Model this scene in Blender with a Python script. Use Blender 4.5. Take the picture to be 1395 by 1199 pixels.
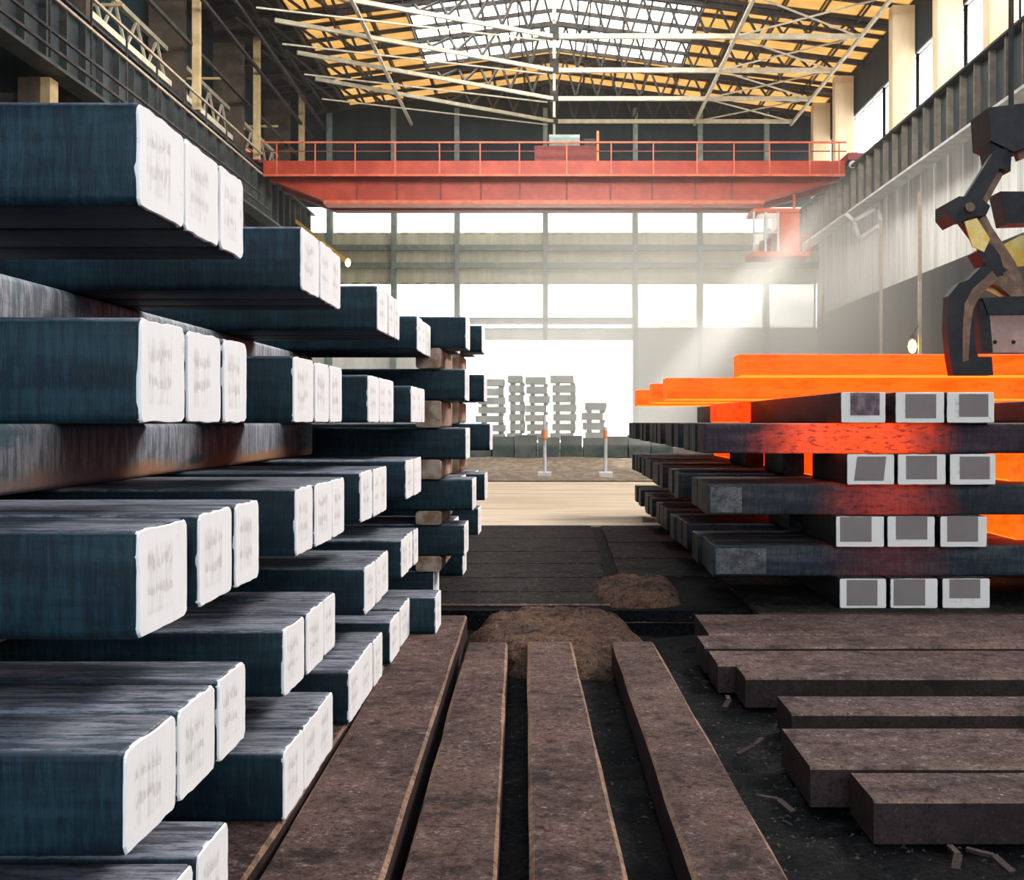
import bpy, math, random
from mathutils import Vector, noise
R = random.Random(7)
for o in list(bpy.data.objects): bpy.data.objects.remove(o)
S = bpy.context.scene; COL = S.collection

# ---------------------------------------------------------------- camera, sky, lights, exposure
U = .25/148          # metres per pixel-unit on the plane d = 1
DY = .25*1600/148    # metres of depth per d
EYE = 838*U          # camera height above the floor
VX, VY = 755, 575    # vanishing point in the photograph
cd = bpy.data.cameras.new('camera'); cam = bpy.data.objects.new('camera', cd); COL.objects.link(cam)
cam.location = (0, 0, EYE); cam.rotation_euler = (math.pi/2, 0, 0)
cd.sensor_width = 36; cd.lens = 1600/1395*36
cd.shift_x = -(VX-697.5)/1395; cd.shift_y = -(599.5-VY)/1395
cd.clip_end = 400; cd.clip_start = .05
S.camera = cam
W = bpy.data.worlds.new('World'); S.world = W; W.use_nodes = True
bg = W.node_tree.nodes['Background']; bg.inputs[0].default_value = (.96, .98, 1, 1); bg.inputs[1].default_value = 4.8
S.view_settings.view_transform = 'Standard'; S.view_settings.look = 'None'
S.view_settings.exposure = 0.0; S.view_settings.gamma = 1; S.view_settings.use_curve_mapping = False
def area(name, loc, target, sx, sy, power, col):
    l = bpy.data.lights.new(name, 'AREA'); l.shape = 'RECTANGLE'; l.size = sx; l.size_y = sy; l.energy = power; l.color = col
    o = bpy.data.objects.new(name, l); COL.objects.link(o); o.location = loc
    o.rotation_euler = (Vector(target)-Vector(loc)).to_track_quat('-Z', 'Y').to_euler(); return o
area('window_light', (13.2, 12, 14.0), (0, 8, 1), 26, 4.5, 9500, (1, .95, .90))        # daylight of the window band, near part
area('skylight_light', (0, 12, 17.0), (0, 12, 0), 9, 24, 1900, (.86, .93, 1))          # daylight of the roof glazing
area('far_wall_fill_light', (0, 30, 17.0), (0, 58, 6), 11, 5, 5000, (1, .97, .88))      # added fill under the closed roof, tilted at the far wall
area('rear_fill_light', (2, -9, 5.5), (0, 9, 1.0), 12, 6, 1750, (.74, .89, 1))          # added bluish fill from behind the camera, no door there
sl = bpy.data.lights.new('sun', 'SUN'); sl.energy = 30; sl.angle = .10; sl.color = (1, .95, .86)
so = bpy.data.objects.new('sun', sl); COL.objects.link(so); so.rotation_euler = Vector((-.60, -.07, -.80)).to_track_quat('-Z', 'Y').to_euler()
S.cycles.max_bounces = 8; S.cycles.diffuse_bounces = 4; S.cycles.transmission_bounces = 6; S.cycles.volume_bounces = 1
S.cycles.sample_clamp_indirect = 6

# ---------------------------------------------------------------- helpers
def px(x, d): return (x-VX)*d*U
def hz(y, d): return EYE+(VY-y)*d*U
def P(x, y, d): return Vector((px(x, d), d*DY, hz(y, d)))
def Q(xu, zu, d): return Vector((xu*U, d*DY, EYE+zu*U))    # units on plane 1, height above the eye
def tag(o, label=None, cat=None, group=None, kind=None):
    for k, v in (('label', label), ('category', cat), ('group', group), ('kind', kind)):
        if v: o[k] = v
    return o
def root_of(o):
    while o.parent: o = o.parent
    return o
def empty(name, loc):
    o = bpy.data.objects.new(name, None); COL.objects.link(o); o.location = loc; o.empty_display_size = .2; return o
class MB:
    def __init__(s): s.v = []; s.f = []; s.m = []
    def add(s, v, f, m=0):
        b = len(s.v); s.v += [Vector(a) for a in v]; s.f += [tuple(b+i for i in q) for q in f]; s.m += [m]*len(f); return s
    def box(s, x0, x1, y0, y1, z0, z1, m=0):
        v = [(x, y, z) for x in (x0, x1) for y in (y0, y1) for z in (z0, z1)]
        return s.add(v, [(0,1,3,2), (4,6,7,5), (0,4,5,1), (2,3,7,6), (0,2,6,4), (1,5,7,3)], m)
    def bar(s, p, q, w, h, up=(0, 0, 1), m=0):
        p, q = Vector(p), Vector(q); d = (q-p).normalized(); up = Vector(up)
        if abs(d.dot(up)) > .98: up = Vector((0, 1, 0))
        a = d.cross(up).normalized()*w/2; b = a.cross(d).normalized()*h/2
        v = [e+i*a+j*b for e in (p, q) for i, j in ((-1,-1), (1,-1), (1,1), (-1,1))]
        return s.add(v, [(0,1,2,3), (7,6,5,4), (0,4,5,1), (1,5,6,2), (2,6,7,3), (3,7,4,0)], m)
    def ibeam(s, p, q, w, h, t=.03, up=(0, 0, 1)):
        p, q, up = Vector(p), Vector(q), Vector(up); o = up*(h/2-t/2)
        s.bar(p+o, q+o, w, t, up); s.bar(p-o, q-o, w, t, up); return s.bar(p, q, t, h-2*t, up)
    def tube(s, p, q, r, n=8, r2=None, m=0):
        p, q = Vector(p), Vector(q); d = (q-p).normalized(); up = Vector((0, 0, 1)) if abs(d.z) < .9 else Vector((0, 1, 0))
        a = d.cross(up).normalized(); b = a.cross(d); r2 = r if r2 is None else r2
        v = [e+(math.cos(t*2*math.pi/n)*a+math.sin(t*2*math.pi/n)*b)*k for e, k in ((p, r), (q, r2)) for t in range(n)]
        return s.add(v, [(i, (i+1) % n, n+(i+1) % n, n+i) for i in range(n)]+[tuple(range(n))[::-1], tuple(range(n, 2*n))], m)
    def prism(s, pts, d0, d1, m=0):      # outline in the XZ plane (world metres) given depth in metres
        n = len(pts); v = [(a, d0, b) for a, b in pts]+[(a, d1, b) for a, b in pts]
        return s.add(v, [tuple(range(n)), tuple(range(n, 2*n))[::-1]]+[(i, n+i, n+(i+1) % n, (i+1) % n) for i in range(n)], m)
    def ball(s, c, rx, ry, rz, n=8, m=0):
        c = Vector(c); v = [c+Vector((0, 0, rz))]; f = []
        k = n//2
        for i in range(1, k):
            a = math.pi*i/k
            for j in range(n):
                b = 2*math.pi*j/n; v.append(c+Vector((rx*math.sin(a)*math.cos(b), ry*math.sin(a)*math.sin(b), rz*math.cos(a))))
        v.append(c-Vector((0, 0, rz)))
        for j in range(n): f.append((0, 1+j, 1+(j+1) % n)); f.append((len(v)-1, 1+(k-2)*n+(j+1) % n, 1+(k-2)*n+j))
        for i in range(k-2):
            for j in range(n): f.append((1+i*n+j, 1+(i+1)*n+j, 1+(i+1)*n+(j+1) % n, 1+i*n+(j+1) % n))
        return s.add(v, f, m)
    def build(s, name, mat, parent=None, smooth=False, fix=True):
        me = bpy.data.meshes.new(name)
        if parent: off = root_of(parent).location.copy()
        else:
            lo = [min(a[i] for a in s.v) for i in range(3)]; hi = [max(a[i] for a in s.v) for i in range(3)]
            off = Vector(((lo[0]+hi[0])/2, (lo[1]+hi[1])/2, lo[2]))
        me.from_pydata([a-off for a in s.v], [], s.f)
        for k in (mat if isinstance(mat, (list, tuple)) else [mat]): me.materials.append(k)
        me.polygons.foreach_set('material_index', s.m)
        if smooth: me.polygons.foreach_set('use_smooth', [True]*len(s.f))
        me.update()
        if fix:
            import bmesh
            bm = bmesh.new(); bm.from_mesh(me); bmesh.ops.recalc_face_normals(bm, faces=bm.faces); bm.to_mesh(me); bm.free()
        o = bpy.data.objects.new(name, me); COL.objects.link(o)
        if parent: o.parent = parent
        else: o.location = off
        return o
def copy_tree(o, parent=None):
    c = o.copy(); COL.objects.link(c)
    if parent: c.parent = parent
    for ch in list(o.children): copy_tree(ch, c)
    return c

# ---------------------------------------------------------------- materials
class NT:
    def __init__(s, name):
        s.mat = bpy.data.materials.new(name); s.mat.use_nodes = True; s.t = s.mat.node_tree; s.t.nodes.clear()
        s.out = s.t.nodes.new('ShaderNodeOutputMaterial')
    def n(s, typ, **kw):
        a = s.t.nodes.new(typ)
        for k, v in kw.items(): setattr(a, k, v)
        return a
    def link(s, a, b): s.t.links.new(a, b)
    def val(s, sock, v):
        if isinstance(v, bpy.types.NodeSocket): s.link(v, sock)
        elif v is not None: sock.default_value = v
    def math(s, op, a, b=None, c=None, clamp=False):
        m = s.n('ShaderNodeMath', operation=op, use_clamp=clamp)
        for i, x in enumerate((a, b, c)): s.val(m.inputs[i], x)
        return m.outputs[0]
    def coords(s, scale=(1, 1, 1), kind='Object', rand=True):
        tc = s.n('ShaderNodeTexCoord'); v = tc.outputs[kind]
        if rand:
            oi = s.n('ShaderNodeObjectInfo'); k = s.math('MULTIPLY', oi.outputs['Random'], 57.0)
            ad = s.n('ShaderNodeVectorMath', operation='ADD'); s.link(v, ad.inputs[0]); s.link(k, ad.inputs[1]); v = ad.outputs[0]
        mu = s.n('ShaderNodeVectorMath', operation='MULTIPLY'); s.link(v, mu.inputs[0]); mu.inputs[1].default_value = scale
        return mu.outputs[0]
    def noise(s, vec, scale, detail=4, rough=.6):
        a = s.n('ShaderNodeTexNoise'); s.link(vec, a.inputs['Vector']); a.inputs['Scale'].default_value = scale
        a.inputs['Detail'].default_value = detail; a.inputs['Roughness'].default_value = rough; return a.outputs['Fac']
    def step(s, v, lo, hi):
        m = s.n('ShaderNodeMapRange', interpolation_type='SMOOTHSTEP'); s.link(v, m.inputs['Value'])
        m.inputs['From Min'].default_value = lo; m.inputs['From Max'].default_value = hi; return m.outputs['Result']
    def mix(s, fac, a, b):
        m = s.n('ShaderNodeMix', data_type='RGBA')
        s.val(m.inputs['Factor'], fac)
        for k, x in ((6, a), (7, b)): s.val(m.inputs[k], (*x, 1) if isinstance(x, tuple) and len(x) == 3 else x)
        return m.outputs[2]
    def bsdf(s, col, rough=.6, metal=0, spec=.5, bump=None, bs=.3, dist=.01, emit=None, es=1.0):
        b = s.n('ShaderNodeBsdfPrincipled')
        s.val(b.inputs['Base Color'], (*col, 1) if isinstance(col, tuple) else col); s.val(b.inputs['Roughness'], rough)
        b.inputs['Metallic'].default_value = metal; b.inputs['Specular IOR Level'].default_value = spec
        if bump is not None:
            q = s.n('ShaderNodeBump'); q.inputs['Strength'].default_value = bs; q.inputs['Distance'].default_value = dist
            s.link(bump, q.inputs['Height']); s.link(q.outputs[0], b.inputs['Normal'])
        if emit is not None:
            s.val(b.inputs['Emission Color'], (*emit, 1) if isinstance(emit, tuple) else emit); s.val(b.inputs['Emission Strength'], es)
        s.link(b.outputs[0], s.out.inputs[0]); return b
def paint(name, c1, c2, scale=6, rough=.6, lo=.4, hi=.65, stretch=(1, 1, 1), metal=0, bs=.15, spec=.4, detail=5):
    t = NT(name); v = t.coords(stretch); n = t.noise(v, scale, detail); f = t.step(n, lo, hi)
    t.bsdf(t.mix(f, c1, c2), rough, metal, spec, n, bs); return t.mat
def steel(name, dark, lite, dust, dusty=.8, rough=.5, hot=None):
    t = NT(name)
    long_ = t.noise(t.coords((.5, 5, 5)), 3, 6); fine = t.noise(t.coords((26, 3, 3)), 2.2, 5, .7); blot = t.noise(t.coords(), 5.5, 6, .7)
    f = t.step(t.math('ADD', t.math('MULTIPLY', long_, .55), t.math('MULTIPLY', fine, .45)), .43, .62)
    c = t.mix(f, dark, lite); c = t.mix(t.math('MULTIPLY', t.step(blot, .56, .7), .5), c, tuple(x*1.5 for x in lite)); c = t.mix(t.math('MULTIPLY', t.step(blot, .5, .34), .6), c, tuple(x*.5 for x in dark))
    g = t.n('ShaderNodeNewGeometry'); sx = t.n('ShaderNodeSeparateXYZ'); t.link(g.outputs['Normal'], sx.inputs[0])
    up = t.step(sx.outputs[2], .45, .9)
    fl = t.math('MULTIPLY', t.step(t.noise(t.coords((1.5, 9, 9)), 4, 8, .8), .42, .56), t.step(t.noise(t.coords((.6, 8, 8)), 2, 4, .6), .34, .55))
    c = t.mix(t.math('MULTIPLY', t.math('MULTIPLY', up, t.math('ADD', t.math('MULTIPLY', fl, .85), .15)), dusty), c, dust)  # dusty sets how far upward faces take the lighter flaky tone
    em, es = None, 0.0
    if hot:      # emission between two places along the length, broken up by noise
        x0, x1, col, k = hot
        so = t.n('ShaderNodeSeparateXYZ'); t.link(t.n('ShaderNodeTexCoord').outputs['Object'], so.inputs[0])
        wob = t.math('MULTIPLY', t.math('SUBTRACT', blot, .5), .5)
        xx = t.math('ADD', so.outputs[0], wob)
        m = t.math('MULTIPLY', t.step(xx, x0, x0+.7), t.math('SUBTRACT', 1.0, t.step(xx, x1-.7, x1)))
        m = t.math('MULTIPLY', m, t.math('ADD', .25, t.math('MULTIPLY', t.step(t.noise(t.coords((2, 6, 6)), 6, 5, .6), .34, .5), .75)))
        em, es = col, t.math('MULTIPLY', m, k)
    t.bsdf(c, rough+.08, .1, .26, t.math('ADD', fine, blot), .35, .008, em, es); return t.mat
def glow(name, c1, c2, strength):
    t = NT(name); n = t.noise(t.coords((1, 4, 4)), 3, 7, .7); f = t.step(n, .34, .56)
    c = t.mix(f, c2, c1)
    g = t.n('ShaderNodeNewGeometry'); sx = t.n('ShaderNodeSeparateXYZ'); t.link(g.outputs['Normal'], sx.inputs[0])
    c = t.mix(t.math('SUBTRACT', 1.0, t.step(sx.outputs[2], -.75, -.25)), c, (1, .15, .012)); t.bsdf((.05, .02, .01), .7, 0, .2, n, .1, .01, c, strength); return t.mat  # undersides emit yellower, imitating the reflection along the contact line
def end_paint(name, white, smudge, amt):
    t = NT(name); st = t.noise(t.coords((1, 34, 3)), 1.5, 5, .7); bl = t.noise(t.coords(), 9, 6, .7); fi = t.noise(t.coords((1, 90, 16)), 1.2, 3)
    so = t.n('ShaderNodeSeparateXYZ'); t.link(t.n('ShaderNodeTexCoord').outputs['Generated'], so.inputs[0]); y, z = so.outputs[1], so.outputs[2]
    box = t.math('MULTIPLY', t.math('MULTIPLY', t.step(y, .30, .36), t.math('SUBTRACT', 1.0, t.step(y, .80, .86))), t.math('MULTIPLY', t.step(z, .16, .22), t.math('SUBTRACT', 1.0, t.step(z, .78, .86))))
    zz = t.math('FRACT', t.math('ADD', t.math('MULTIPLY', z, 3.6), t.math('MULTIPLY', bl, 1.6)))
    line = t.math('MULTIPLY', t.step(zz, .0, .12), t.math('SUBTRACT', 1.0, t.step(zz, .28, .6)))   # rows of worn stencil strokes
    m = t.math('MULTIPLY', box, t.math('ADD', t.math('MULTIPLY', t.step(st, .42, .6), .30), t.math('MULTIPLY', t.math('MULTIPLY', line, t.step(fi, .36, .6)), .6)))
    c = t.mix(t.math('MULTIPLY', m, amt, clamp=True), white, smudge)
    c = t.mix(t.math('MULTIPLY', t.step(bl, .62, .72), .35), c, smudge)
    c = t.mix(t.math('MULTIPLY', t.step(st, .5, .75), .2), c, tuple(a*.7 for a in white))
    t.bsdf(c, .75, 0, .25, t.math('ADD', st, bl), .3, .006); return t.mat
def pane_mat(name, col):
    t = NT(name); n = t.noise(t.coords(), 1.2, 4); tr = t.n('ShaderNodeBsdfTranslucent'); t.link(t.mix(t.step(n, .3, .7), tuple(c*.85 for c in col), col), tr.inputs[0])
    gl = t.n('ShaderNodeBsdfGlossy'); gl.inputs['Roughness'].default_value = .3; mx = t.n('ShaderNodeMixShader'); mx.inputs[0].default_value = .04
    t.link(tr.outputs[0], mx.inputs[1]); t.link(gl.outputs[0], mx.inputs[2]); t.link(mx.outputs[0], t.out.inputs[0]); return t.mat

M = {}
M['steel'] = steel('blue_black_steel', (.0022, .011, .019), (.009, .034, .048), (.36, .36, .43))
M['steel_r'] = steel('warm_black_steel', (.005, .010, .016), (.028, .032, .038), (.12, .10, .11), .8)
t = NT('spacer_steel'); n1 = t.noise(t.coords((.8, 3, 3)), 2.0, 6, .65); n2 = t.noise(t.coords((14, 3, 2)), 2.5, 6, .75); n3 = t.noise(t.coords((1, 1, 1)), 1.1, 3)
sz = t.n('ShaderNodeSeparateXYZ'); t.link(t.n('ShaderNodeTexCoord').outputs['Generated'], sz.inputs[0])
c = t.mix(t.step(n2, .4, .62), (.10, .13, .16), (.38, .38, .43)); c = t.mix(t.math('MULTIPLY', t.step(n1, .52, .66), .8), c, (.03, .10, .13))
ed = t.math('SUBTRACT', 1.0, t.step(t.math('ADD', sz.outputs[2], t.math('MULTIPLY', t.math('SUBTRACT', n1, .5), .7)), .10, .34))
c = t.mix(t.math('MULTIPLY', ed, .85), c, t.mix(t.step(n3, .45, .55), (.42, .20, .09), (.30, .22, .20)))
t.bsdf(c, .6, .1, .4, n2, .3, .008); M['spacer'] = t.mat
M['rustspacer'] = paint('rust_spacer', (.22, .12, .07), (.45, .33, .26), 7, .8)
M['midglow'] = steel('mid_glow_steel', (.03, .02, .03), (.08, .05, .06), (.09, .06, .06), .6, .6, (.30, 2.0, (1, .075, .006), 1.25))
M['dullglow'] = steel('dull_glow_steel', (.02, .026, .034), (.06, .055, .06), (.10, .07, .07), .7, .6, (.75, 2.0, (1, .06, .02), .30))
M['dullglow2'] = steel('dull_steel', (.014, .026, .036), (.06, .06, .065), (.10, .07, .07), .7, .6, (.7, 2.0, (1, .09, .06), .05))
M['hot'] = glow('hot_steel', (1, .058, .0026), (.95, .036, .0016), 3.2)
M['hotred'] = glow('red_hot_steel', (1, .05, .002), (.75, .02, .002), 1.7)
M['white'] = end_paint('white_end_paint', (.82, .79, .80), (.36, .30, .28), .75)
M['whiteR'] = end_paint('white_frame_paint', (.92, .83, .78), (.20, .17, .16), .5)
M['greylabel'] = paint('grey_label', (.235, .19, .182), (.25, .205, .198), 4, .8, bs=.02)
M['purplelabel'] = paint('purple_label', (.12, .075, .085), (.25, .18, .19), 14, .8)
def rusty(name, a, b, flake, bs=.6, dk=.25, sp=.3):
    t = NT(name); n1 = t.noise(t.coords(), 1.6, 6, .65); n2 = t.noise(t.coords((1, 1, 1)), 15, 8, .8); n3 = t.noise(t.coords(), 55, 4, .7); n4 = t.noise(t.coords(), 4.5, 7, .75)
    c = t.mix(t.step(n1, .36, .64), a, b)
    c = t.mix(t.math('MULTIPLY', t.step(n4, .50, .36), .75), c, tuple(x*dk for x in a))
    c = t.mix(t.math('MULTIPLY', t.step(n2, .53, .68), .8), c, flake); c = t.mix(t.math('MULTIPLY', t.step(n2, .48, .36), .9), c, tuple(x*dk for x in a))
    c = t.mix(t.math('MULTIPLY', t.step(n3, .56, .7), t.math('MULTIPLY', t.step(n4, .5, .62), .9)), c, tuple(x*1.9 for x in flake))
    c = t.mix(t.math('MULTIPLY', t.step(n3, .5, .36), .7), c, tuple(x*dk for x in a))
    t.bsdf(c, .8, .03, sp, t.math('ADD', n2, t.math('ADD', n4, t.math('MULTIPLY', n3, .6))), bs, .02); return t.mat
M['rust'] = rusty('rusted_beam', (.088, .050, .045), (.170, .096, .080), (.33, .25, .235), 1.3, .18, .15)
M['rustedge'] = rusty('worn_rust_edge', (.16, .085, .055), (.28, .15, .09), (.32, .21, .15), .4, .3)
M['slabedge'] = rusty('slab_edge', (.10, .062, .048), (.19, .115, .08), (.24, .17, .13), .5)
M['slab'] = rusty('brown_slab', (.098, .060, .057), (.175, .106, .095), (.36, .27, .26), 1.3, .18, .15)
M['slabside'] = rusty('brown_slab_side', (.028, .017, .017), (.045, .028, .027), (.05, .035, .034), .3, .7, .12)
M['darkslab'] = rusty('dark_weathered_slab', (.011, .011, .012), (.026, .020, .018), (.13, .115, .105), 1.2, .3, .08)
M['dirt'] = rusty('dark_dirt', (.005, .007, .009), (.012, .011, .012), (.05, .042, .040), 1.2, .3, .06)
M['mound'] = rusty('brown_scale_dirt', (.075, .042, .032), (.15, .078, .048), (.22, .14, .11), 1.2, .2, .12)
M['chip'] = paint('scale_chips', (.018, .014, .013), (.075, .052, .042), 9, .8)
M['concrete'] = paint('sandy_concrete', (.40, .30, .21), (.54, .43, .32), 1.1, .8, stretch=(.4, 3, 1))
M['earth'] = paint('brown_earth', (.10, .075, .055), (.20, .15, .11), 3, .9, stretch=(1.5, .5, 1))
M['outside'] = paint('outside_paving', (.5, .5, .48), (.6, .6, .58), .3, .9)
def brightened_sheet(name, c1, c2, stretch, fac):      # corrugated sheet, translucency added to brighten the walls
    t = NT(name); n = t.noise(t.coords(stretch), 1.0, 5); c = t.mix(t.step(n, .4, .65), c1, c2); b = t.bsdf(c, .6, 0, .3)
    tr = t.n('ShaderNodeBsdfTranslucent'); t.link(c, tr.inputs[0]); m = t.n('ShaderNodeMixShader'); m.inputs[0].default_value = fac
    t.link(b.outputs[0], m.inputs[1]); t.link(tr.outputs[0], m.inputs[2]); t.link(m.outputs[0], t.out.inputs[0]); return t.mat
M['sheet'] = brightened_sheet('pale_sheet', (.50, .50, .40), (.62, .61, .50), (3, 3, .25), .09)
M['sheetgrey'] = brightened_sheet('grey_sheet', (.60, .60, .59), (.75, .75, .73), (1, 1.5, .2), .10)
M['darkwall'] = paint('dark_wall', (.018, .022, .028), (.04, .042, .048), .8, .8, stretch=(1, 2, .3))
M['navywall'] = paint('navy_wall', (.004, .016, .026), (.010, .026, .034), 1.0, .8, stretch=(1, 2, .3))
M['teal'] = paint('teal_steelwork', (.15, .20, .20), (.22, .27, .26), 3, .6)
M['cream'] = paint('cream_column', (.62, .48, .30), (.75, .63, .45), .8, .7, stretch=(1, 1, .3))
M['tan'] = paint('tan_post', (.42, .31, .16), (.55, .42, .24), 2, .6)
M['brown'] = paint('brown_column', (.055, .04, .03), (.09, .065, .05), 2, .8)
M['chord'] = paint('pale_truss_paint', (.55, .53, .42), (.70, .68, .56), 3, .6)
M['chorddim'] = paint('dull_lattice_paint', (.34, .31, .24), (.46, .43, .34), 3, .6)
M['lattice'] = paint('dark_lattice', (.022, .024, .028), (.06, .045, .04), 3, .7)
M['ribdark'] = paint('dull_stiffener', (.035, .042, .042), (.06, .065, .06), 2, .6)
M['scuff'] = rusty('scuffed_steel', (.10, .10, .10), (.16, .15, .15), (.24, .23, .23), .4, .4)
M['girder'] = paint('dark_girder', (.018, .028, .038), (.035, .042, .05), 2, .6)
M['rib'] = paint('pale_stiffener', (.14, .125, .10), (.21, .19, .155), 2, .6)
M['flange'] = paint('pale_flange', (.42, .43, .45), (.55, .56, .57), 2, .5)
M['red'] = paint('red_crane_paint', (.31, .026, .012), (.40, .045, .02), 1.5, .5)
M['redlite'] = paint('light_red_paint', (.50, .085, .04), (.58, .14, .07), 2, .5)  # lighter red, painted on the bottom flange as if lit
M['reddark'] = paint('dull_red_paint', (.16, .022, .022), (.22, .035, .03), 2, .6)
M['grab'] = paint('grab_steel', (.008, .009, .014), (.022, .019, .022), 8, .55, metal=.1)
M['grabbrown'] = paint('grab_brown', (.15, .085, .055), (.28, .16, .10), 7, .6)
M['grabpink'] = paint('grab_plate', (.42, .27, .23), (.55, .38, .33), 5, .6)
M['yellow'] = paint('yellow_arm_and_glow', (.9, .55, .08), (.95, .75, .3), 6, .5)  # yellow lamp arm; on the grab it paints the glow of hot metal
M['hole'] = paint('dark_hole', (.012, .012, .014), (.02, .018, .018), 6, .9)
M['pipe'] = paint('tan_pipe', (.36, .28, .22), (.46, .38, .30), 3, .6)
M['block'] = paint('concrete_block', (.55, .52, .50), (.65, .62, .60), 6, .9)
M['orange'] = paint('orange_paint', (.7, .25, .1), (.6, .2, .08), 5, .6)
M['far'] = paint('pale_far_steel', (.26, .30, .29), (.38, .42, .40), 1.5, .7)
M['fardark'] = paint('dark_far_steel', (.03, .05, .05), (.08, .09, .085), 1.5, .8)
M['roof'] = pane_mat('amber_roof_sheet', (.32, .235, .125))
M['roofdark'] = paint('dark_roof', (.02, .03, .035), (.05, .05, .05), 1, .9)
M['pane'] = pane_mat('frosted_pane', (.82, .82, .78))
t = NT('lamp_glow'); t.bsdf((.9, .6, .2), .5, 0, .3, None, .1, .01, (1, .55, .12), 14.0); M['lamp'] = t.mat
t = NT('clear_glass'); t.link(t.n('ShaderNodeBsdfTransparent').outputs[0], t.out.inputs[0])
mx = t.n('ShaderNodeMixShader'); mx.inputs[0].default_value = .12; tr = t.n('ShaderNodeBsdfTransparent'); gl = t.n('ShaderNodeBsdfGlossy'); gl.inputs['Roughness'].default_value = .05
t.link(tr.outputs[0], mx.inputs[1]); t.link(gl.outputs[0], mx.inputs[2]); t.link(mx.outputs[0], t.out.inputs[0]); M['glass'] = t.mat

# ---------------------------------------------------------------- setting: ground and shell
XW = 8200*U; XG = 7580*U; YF = 22.9*DY; YB = -12.0
ZE = EYE+9450*U; ZR = EYE+10500*U; PIT = -.17
def grid(name, x0, x1, y0, y1, nx, ny, fz, mat, smooth=True):
    m = MB(); v = []; f = []
    for j in range(ny+1):
        for i in range(nx+1):
            x = x0+(x1-x0)*i/nx; y = y0+(y1-y0)*j/ny; v.append((x, y, fz(x, y)))
    for j in range(ny):
        for i in range(nx): a = j*(nx+1)+i; f.append((a, a+1, a+nx+2, a+nx+1))
    return m.add(v, f).build(name, mat, None, smooth, False)
def rough(x, y, a=.05, s=3): return a*noise.noise((x*s, y*s, 3.1))+a*.5*noise.noise((x*s*3, y*s*3, 7))
def pitz(x, y):
    z = PIT+rough(x, y, .05, 2.4)-.03
    if 0.95 < x < 1.9: z += .03*noise.noise((x*9, y*9, 1))
    return min(z, PIT+.05)
fl = grid('floor', -6, 7, .6, 9.0, 110, 90, pitz, M['dirt']); tag(fl, kind='structure')
MB().box(-XW, XW, YB, .6, -.5, PIT-.02).build('floor', M['darkslab'])['kind'] = 'structure'
for a, b in ((-XW, -6), (7, XW)): MB().box(a, b, .6, 9.0, -.5, -.005).build('floor', M['darkslab'])['kind'] = 'structure'
MB().box(-XW, XW, 9.0, 5.98*DY, -.5, -.03).build('floor', M['dirt'])['kind'] = 'structure'
MB().box(-XW, XW, 5.98*DY, YF+.4, -.5, -.004).build('floor', M['concrete'])['kind'] = 'structure'
def ez(x, y):
    k = min(1, max(0, (y-10.3*DY)/1.5)); return .02+k*(.06+rough(x, y, .12, .6))
g = grid('floor', -XW, XW, 10.3*DY, YF, 60, 60, ez, M['earth']); tag(g, kind='structure')
MB().box(-80, 80, YF, YF+120, -.6, -.02).build('ground', M['outside'])['kind'] = 'structure'

# walls and roof
wr = MB()
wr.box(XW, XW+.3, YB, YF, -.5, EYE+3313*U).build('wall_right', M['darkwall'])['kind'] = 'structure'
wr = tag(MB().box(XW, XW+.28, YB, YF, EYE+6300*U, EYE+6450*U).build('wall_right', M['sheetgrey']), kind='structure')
y = 8.5*DY; n = 0
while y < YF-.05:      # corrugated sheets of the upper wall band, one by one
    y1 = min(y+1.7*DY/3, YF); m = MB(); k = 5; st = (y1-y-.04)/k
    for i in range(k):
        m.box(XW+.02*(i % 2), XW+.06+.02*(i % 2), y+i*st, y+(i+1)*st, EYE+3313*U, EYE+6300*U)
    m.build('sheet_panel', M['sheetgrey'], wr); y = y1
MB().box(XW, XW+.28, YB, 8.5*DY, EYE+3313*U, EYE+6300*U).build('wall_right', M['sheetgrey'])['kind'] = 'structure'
MB().box(XW, XW+.28, YB, YF, EYE+8400*U, ZE+.4).build('wall_right', M['navywall'])['kind'] = 'structure'
XL = 14.6
MB().box(-XL-.3, -XL, YB, YF+.3, -.5, ZE+.7).build('wall_left', M['navywall'])['kind'] = 'structure'
MB().box(-XL, -XW-.01, YF, YF+.3, -.5, ZE+.7).build('wall_back', M['navywall'])['kind'] = 'structure'
MB().box(-XL, -XW+.05, YB, YF, ZE+.36, ZE+.6).build('ceiling', M['roofdark'])['kind'] = 'structure'
MB().box(-XL, -XW-.01, YB, YF, -.5, -.02).build('floor', M['darkslab'])['kind'] = 'structure'
MB().box(-XL-.3, XW+.3, YB-.3, YB, -.5, ZR+.6).build('wall_rear', M['darkwall'])['kind'] = 'structure'
# window band of the right wall
WN = [0]
def window(quad, mull, frame_mat, bars=1, depth=.12, pm='pane'):
    """quad: origin, u vector, v vector; panes between bars"""
    WN[0] += 1; o, u, v = quad; nrm = u.cross(v).normalized()*depth
    m = MB(); t = .07
    for i in range(bars+1):
        for vv in [i/bars]: m.bar(o+u*vv, o+u*vv+v, t, depth, nrm)
    for i in (0, 1): m.bar(o+v*i, o+v*i+u, t, depth, nrm)
    if mull: m.bar(o+v*.5, o+v*.5+u, .05, depth, nrm)
    w = tag(m.build('window_%d' % WN[0], frame_mat), kind='structure')
    for i in range(bars):
        a = o+u*(i/bars); b = o+u*((i+1)/bars); e = nrm.normalized()*.015
        MB().add([a-e, b-e, b+v-e, a+v-e, a+e, b+e, b+v+e, a+v+e], [(0,1,2,3), (7,6,5,4), (0,4,5,1), (1,5,6,2), (2,6,7,3), (3,7,4,0)]).build('pane', M[pm], w)
COLD = [9.6, 11.3, 13.0, 14.75, 16.7, 18.4, 20.1, 21.8]
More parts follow.
